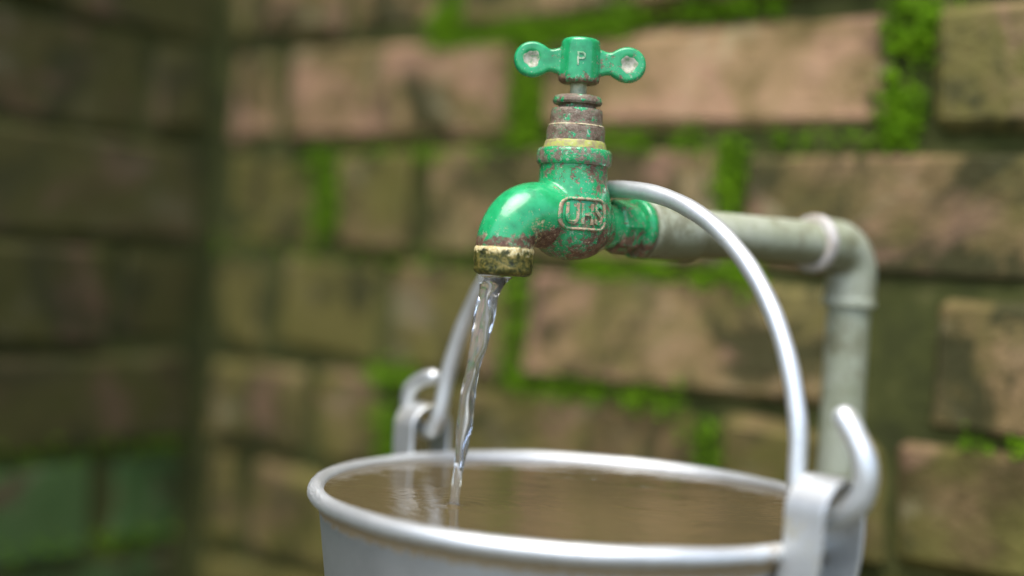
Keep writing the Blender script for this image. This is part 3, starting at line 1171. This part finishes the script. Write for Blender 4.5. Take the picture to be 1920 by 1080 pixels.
# rolled rim, very slightly dented
g = Geo()
vs_, fs = [], []
NA, NB = 200, 20
for i in range(NA):
    a = 2 * math.pi * i / NA
    er = Vector((math.cos(a), math.sin(a), 0))
    dr = mnoise.noise(er * 2.3) * 0.0007
    dz = mnoise.noise(er * 3.1 + Vector((5, 0, 0))) * 0.0005
    for j in range(NB):
        b = 2 * math.pi * j / NB
        kk = 1 + 0.05 * mnoise.noise(er * 25 + Vector((0, 0, b)))
        vs_.append(BC + er * (RR + dr + RT * kk * math.cos(b)) + Vector((0, 0, ZR + dz + RT * kk * math.sin(b))))
for i in range(NA):
    for j in range(NB):
        fs.append((i * NB + j, ((i + 1) % NA) * NB + j, ((i + 1) % NA) * NB + (j + 1) % NB, i * NB + (j + 1) % NB))
g.add(vs_, fs)
rim = g.obj('rim', M['alu'], bucket)
left_pt = at_z(600, 930, ZR)
grime_attr(rim, lambda p: 0.62 * sstep(ZR - 0.0014, ZR - 0.0036, p.z) + (0.46 * sstep(0.04, 0.11, p.x) if p.y < BC.y else 0.0),
           lambda p: 1.0 * math.exp(-((p - left_pt).length / 0.028) ** 2))

# lugs and bail
ANG_A = math.atan2(-0.735, 0.68)             # right lug, on the camera side
ZH_PIN = ZR + 0.0165
ER = Vector((math.cos(ANG_A), math.sin(ANG_A), 0))
ER2 = Vector((math.cos(ANG_A + math.pi - 0.085), math.sin(ANG_A + math.pi - 0.085), 0))   # the far lug is not quite opposite
WIRE = 0.0042


def lug(sgn):
    """a strip of sheet folded over the wire and riveted to the bucket side"""
    er = ER if sgn > 0 else ER2
    et = Vector((-er.y, er.x, 0))
    base = BC + er * (RR + RT + 0.0016)
    RL = 0.0135 if sgn > 0 else 0.0112
    cz = ZH_PIN
    out = []
    # profile in the (radial, z) plane around the wire, which runs along the radial direction: the fold runs round it
    # in the (tangential, z) plane
    pts = []
    for i in range(9):
        pts.append((-RL * 0.98, ZR - 0.052 + (cz - (ZR - 0.052)) * i / 8))
    for i in range(1, 20):
        a = math.pi - math.pi * i / 20
        pts.append((RL * math.cos(a), cz + RL * math.sin(a)))
    for i in range(9):
        pts.append((RL * 0.98, cz - (cz - (ZR - 0.052)) * i / 8))
    thick = 0.0022
    g = Geo()
    ring = []
    W0, W1 = -0.0040, 0.0145        # radial width of the strip
    tang = []
    for i in range(len(pts)):
        a, b = pts[max(i - 1, 0)], pts[min(i + 1, len(pts) - 1)]
        d = math.hypot(b[0] - a[0], b[1] - a[1])
        tang.append(((b[0] - a[0]) / d, (b[1] - a[1]) / d))
    vs_, fs = [], []
    bev = 0.0007
    for (u, z), (tu, tz) in zip(pts, tang):
        nu, nz_ = -tz, tu       # outward of the loop
        sec = [(W0 + bev, 0), (W1 - bev, 0), (W1, bev), (W1, thick - bev), (W1 - bev, thick), (W0 + bev, thick), (W0, thick - bev), (W0, bev)]
        for w, h in sec:
            # the strip leans on the bucket side below the rim
            lean = -0.010 * sstep(ZR + 0.006, ZR - 0.045, z)
            vs_.append(base + er * (w + lean) + et * (u + nu * h) + Vector((0, 0, z + nz_ * h)))
    for i in range(len(pts) - 1):
        for k in range(8):
            l = (k + 1) % 8
            fs.append((i * 8 + k, i * 8 + l, (i + 1) * 8 + l, (i + 1) * 8 + k))
    fs.append(tuple(range(8))[::-1])
    fs.append(tuple((len(pts) - 1) * 8 + k for k in range(8)))
    g.add(vs_, fs)
    lo = g.obj('lug', M['alu_lug'], bucket, sharp=35)
    grime_attr(lo, lambda p: 0.38 * sstep(ZR + 0.004, ZR - 0.012, p.z))
    # plate joining the two legs against the bucket, with two rivets
    g = Geo()
    vs_ = []
    for z, l in ((ZR - 0.007, -0.0030), (ZR - 0.052, -0.0110)):
        for u in (-RL - 0.0005, RL + 0.0005):
            for w in (-0.0010, 0.0012):
                vs_.append(base + er * (w + l) + et * u + Vector((0, 0, z)))
    g.add(vs_, [(0, 1, 3, 2), (4, 6, 7, 5), (0, 4, 5, 1), (2, 3, 7, 6), (0, 2, 6, 4), (1, 5, 7, 3)])
    pl = g.obj('plate', M['alu_wall'], lo, smooth=False)
    grime_attr(pl, lambda p: 0.3)
    for z in (ZR - 0.012, ZR - 0.036):
        g = Geo()
        lz = -0.010 * sstep(ZR + 0.006, ZR - 0.045, z)
        g.lathe([(0.0042, 0.0), (0.0040, 0.0012), (0.0030, 0.0024), (0.0015, 0.0030), (0.0002, 0.0031)], base + er * (lz + 0.0012) + Vector((0, 0, z)), er, n=20)
        grime_attr(g.obj('rivet', M['alu'], lo), lambda p: 0.2)


lug(1)
lug(-1)

top_pt = T(0.0205, Z_AX + 0.0122 + WIRE + 0.0012)
hc = BC + Vector((0, 0, ZH_PIN))
up_vec = top_pt - hc
up_vec -= ER * up_vec.dot(ER)
bail = []
AE = RR - 0.0035
for i in range(61):
    a = math.pi * i / 60
    bx = math.cos(a)
    by = math.sin(a)
    # upright ellipse, a little squarer at the shoulders
    bail.append(hc + (ER if bx > 0 else ER2) * (AE * abs(bx) ** 0.96) + up_vec * (abs(by) ** 0.98))


def hook(sgn):
    er = ER if sgn > 0 else ER2
    et = Vector((-er.y, er.x, 0))
    p0 = hc + er * AE
    out = []
    if sgn < 0:
        for r, u, z in ((0.006, 0, -0.0012), (0.014, 0, -0.0012), (0.021, 0.001, 0.0015), (0.0255, 0.002, 0.0075), (0.0260, 0.003, 0.0145), (0.0225, 0.003, 0.0215), (0.0150, 0.001, 0.0265), (0.008, -0.001, 0.0285)):
            out.append(p0 + er * r + et * u + Vector((0, 0, z)))
        return out
    for r, z in ((0.006, -0.0012), (0.014, -0.0014), (0.022, 0.0012), (0.0290, 0.007), (0.0318, 0.0150), (0.0305, 0.0245), (0.0255, 0.0330), (0.0205, 0.0395)):
        out.append(p0 + er * r + Vector((0, 0, z)))
    return out


start = hook(1)[::-1]
end = hook(-1)
pts = catmull(start + [bail[1]] + bail[4:-4:2] + [bail[-2]] + end, 5)
g = Geo().tube(pts, [WIRE * (1 + 0.16 * sstep(42, 20, i)) * (1 + 0.02 * math.sin(i * 0.7)) for i in range(len(pts))], n=24, dome=True)
bo = g.obj('bail', M['alu_bail'], bucket)
grime_attr(bo, lambda p: 0.30 if (p.z < ZH_PIN + 0.06 and p.x > 0.08) else 0.05)

# ------------------------------------------------------------------ water in the bucket
ZW = ZR + 0.0002
hit = at_z(851, 950, ZW)
g = Geo()
RW = RR - 0.0022
vs_, fs = [], []
NRAD, NANG = 70, 144
for i in range(NRAD + 1):
    r = RW * (i / NRAD)
    for k in range(NANG):
        a = 2 * math.pi * k / NANG
        p = BC + Vector((math.cos(a) * r, math.sin(a) * r, 0))
        d = (Vector((p.x, p.y, 0)) - Vector((hit.x, hit.y, 0))).length
        z = 0.00010 * math.sin(d * 2 * math.pi / 0.0075) * math.exp(-d / 0.030) + 0.0016 * math.exp(-(d / 0.0032) ** 2)
        z += 0.00018 * mnoise.noise(Vector((p.x * 34, p.y * 60, 1)))
        z += 0.0006 * sstep(RW - 0.004, RW, r)
        vs_.append(Vector((p.x, p.y, ZW + z)))
for i in range(NRAD):
    for k in range(NANG):
        l = (k + 1) % NANG
        fs.append((i * NANG + k, i * NANG + l, (i + 1) * NANG + l, (i + 1) * NANG + k))
zb = ZW - 0.05
b = len(vs_)
for k in range(NANG):
    a = 2 * math.pi * k / NANG
    vs_.append(BC + Vector((math.cos(a) * (RW - 0.009), math.sin(a) * (RW - 0.009), zb)))
for k in range(NANG):
    l = (k + 1) % NANG
    fs.append((NRAD * NANG + k, NRAD * NANG + l, b + l, b + k))
fs.append(tuple(b + k for k in range(NANG))[::-1])
g.add(vs_, fs)
wat = g.obj('water', M['water'])
tag(wat, 'water with a painted-in brown wall reflection, filling the aluminium bucket almost to its rim', 'water')

# ------------------------------------------------------------------ falling stream
prof = [  # y in the photograph, left edge, right edge
    (518, 896, 962), (524, 897, 955), (532, 899, 946), (545, 899, 939), (560, 896, 933), (575, 892, 932), (600, 887, 927), (625, 884, 920), (650, 881, 914), (680, 877, 902),
    (720, 867, 894), (760, 860, 890), (800, 856, 885), (840, 854, 878), (880, 851, 868), (915, 846, 863), (938, 843, 861), (949, 840, 863), (956, 838, 866)]
top_d = T(OUT_T, 0).y - 0.002
rows = []
ys = [p[0] for p in prof]
NS = 150
for i in range(NS + 1):
    y = ys[0] + (ys[-1] - ys[0]) * i / NS
    xl, xr = interp(y, ys, [p[1] for p in prof]), interp(y, ys, [p[2] for p in prof])
    u = i / NS
    d = top_d + (hit.y - top_d) * u ** 0.6
    c = at_depth((xl + xr) / 2, y, d)
    rows.append([c, (xr - xl) / 2 / F * d])
for _ in range(3):
    for i in range(1, NS):
        rows[i][1] = (rows[i - 1][1] + rows[i][1] * 2 + rows[i + 1][1]) / 4
        rows[i][0] = (rows[i - 1][0] + rows[i][0] * 2 + rows[i + 1][0]) / 4
vs_, fs = [], []
NC = 56
for i, (c, w) in enumerate(rows):
    u = i / NS
    tw = 1.9 + u * 4.6
    amp = 0.22 * sstep(0.03, 0.12, u) * (1 - 0.45 * sstep(0.8, 1.0, u))
    row = []
    for k in range(NC):
        a = 2 * math.pi * k / NC
        rr = 1 + amp * math.cos(2 * (a - tw)) + amp * 0.45 * math.cos(3 * a + 9 * u + 0.7) + amp * 0.10 * math.cos(5 * a - 17 * u)
        rr += 0.10 * amp / 0.26 * math.sin(34 * u + 2 * a) * math.cos(a + 4 * u)
        row.append(Vector((math.cos(a) * rr, math.sin(a) * rr, 0)))
    x0, x1 = min(p.x for p in row), max(p.x for p in row)
    for p in row:
        vs_.append(c + Vector((((p.x - x0) / (x1 - x0) * 2 - 1) * w, p.y * w * 0.85, 0)))
for i in range(NS):
    for k in range(NC):
        l = (k + 1) % NC
        fs.append((i * NC + k, i * NC + l, (i + 1) * NC + l, (i + 1) * NC + k))
fs.append(tuple(range(NC))[::-1])
fs.append(tuple(NS * NC + k for k in range(NC)))
g = Geo()
g.add(vs_, fs)
st = g.obj('water_stream', M['stream'])
tag(st, 'thin clear twisting stream of water falling from the tap into the bucket', 'water')
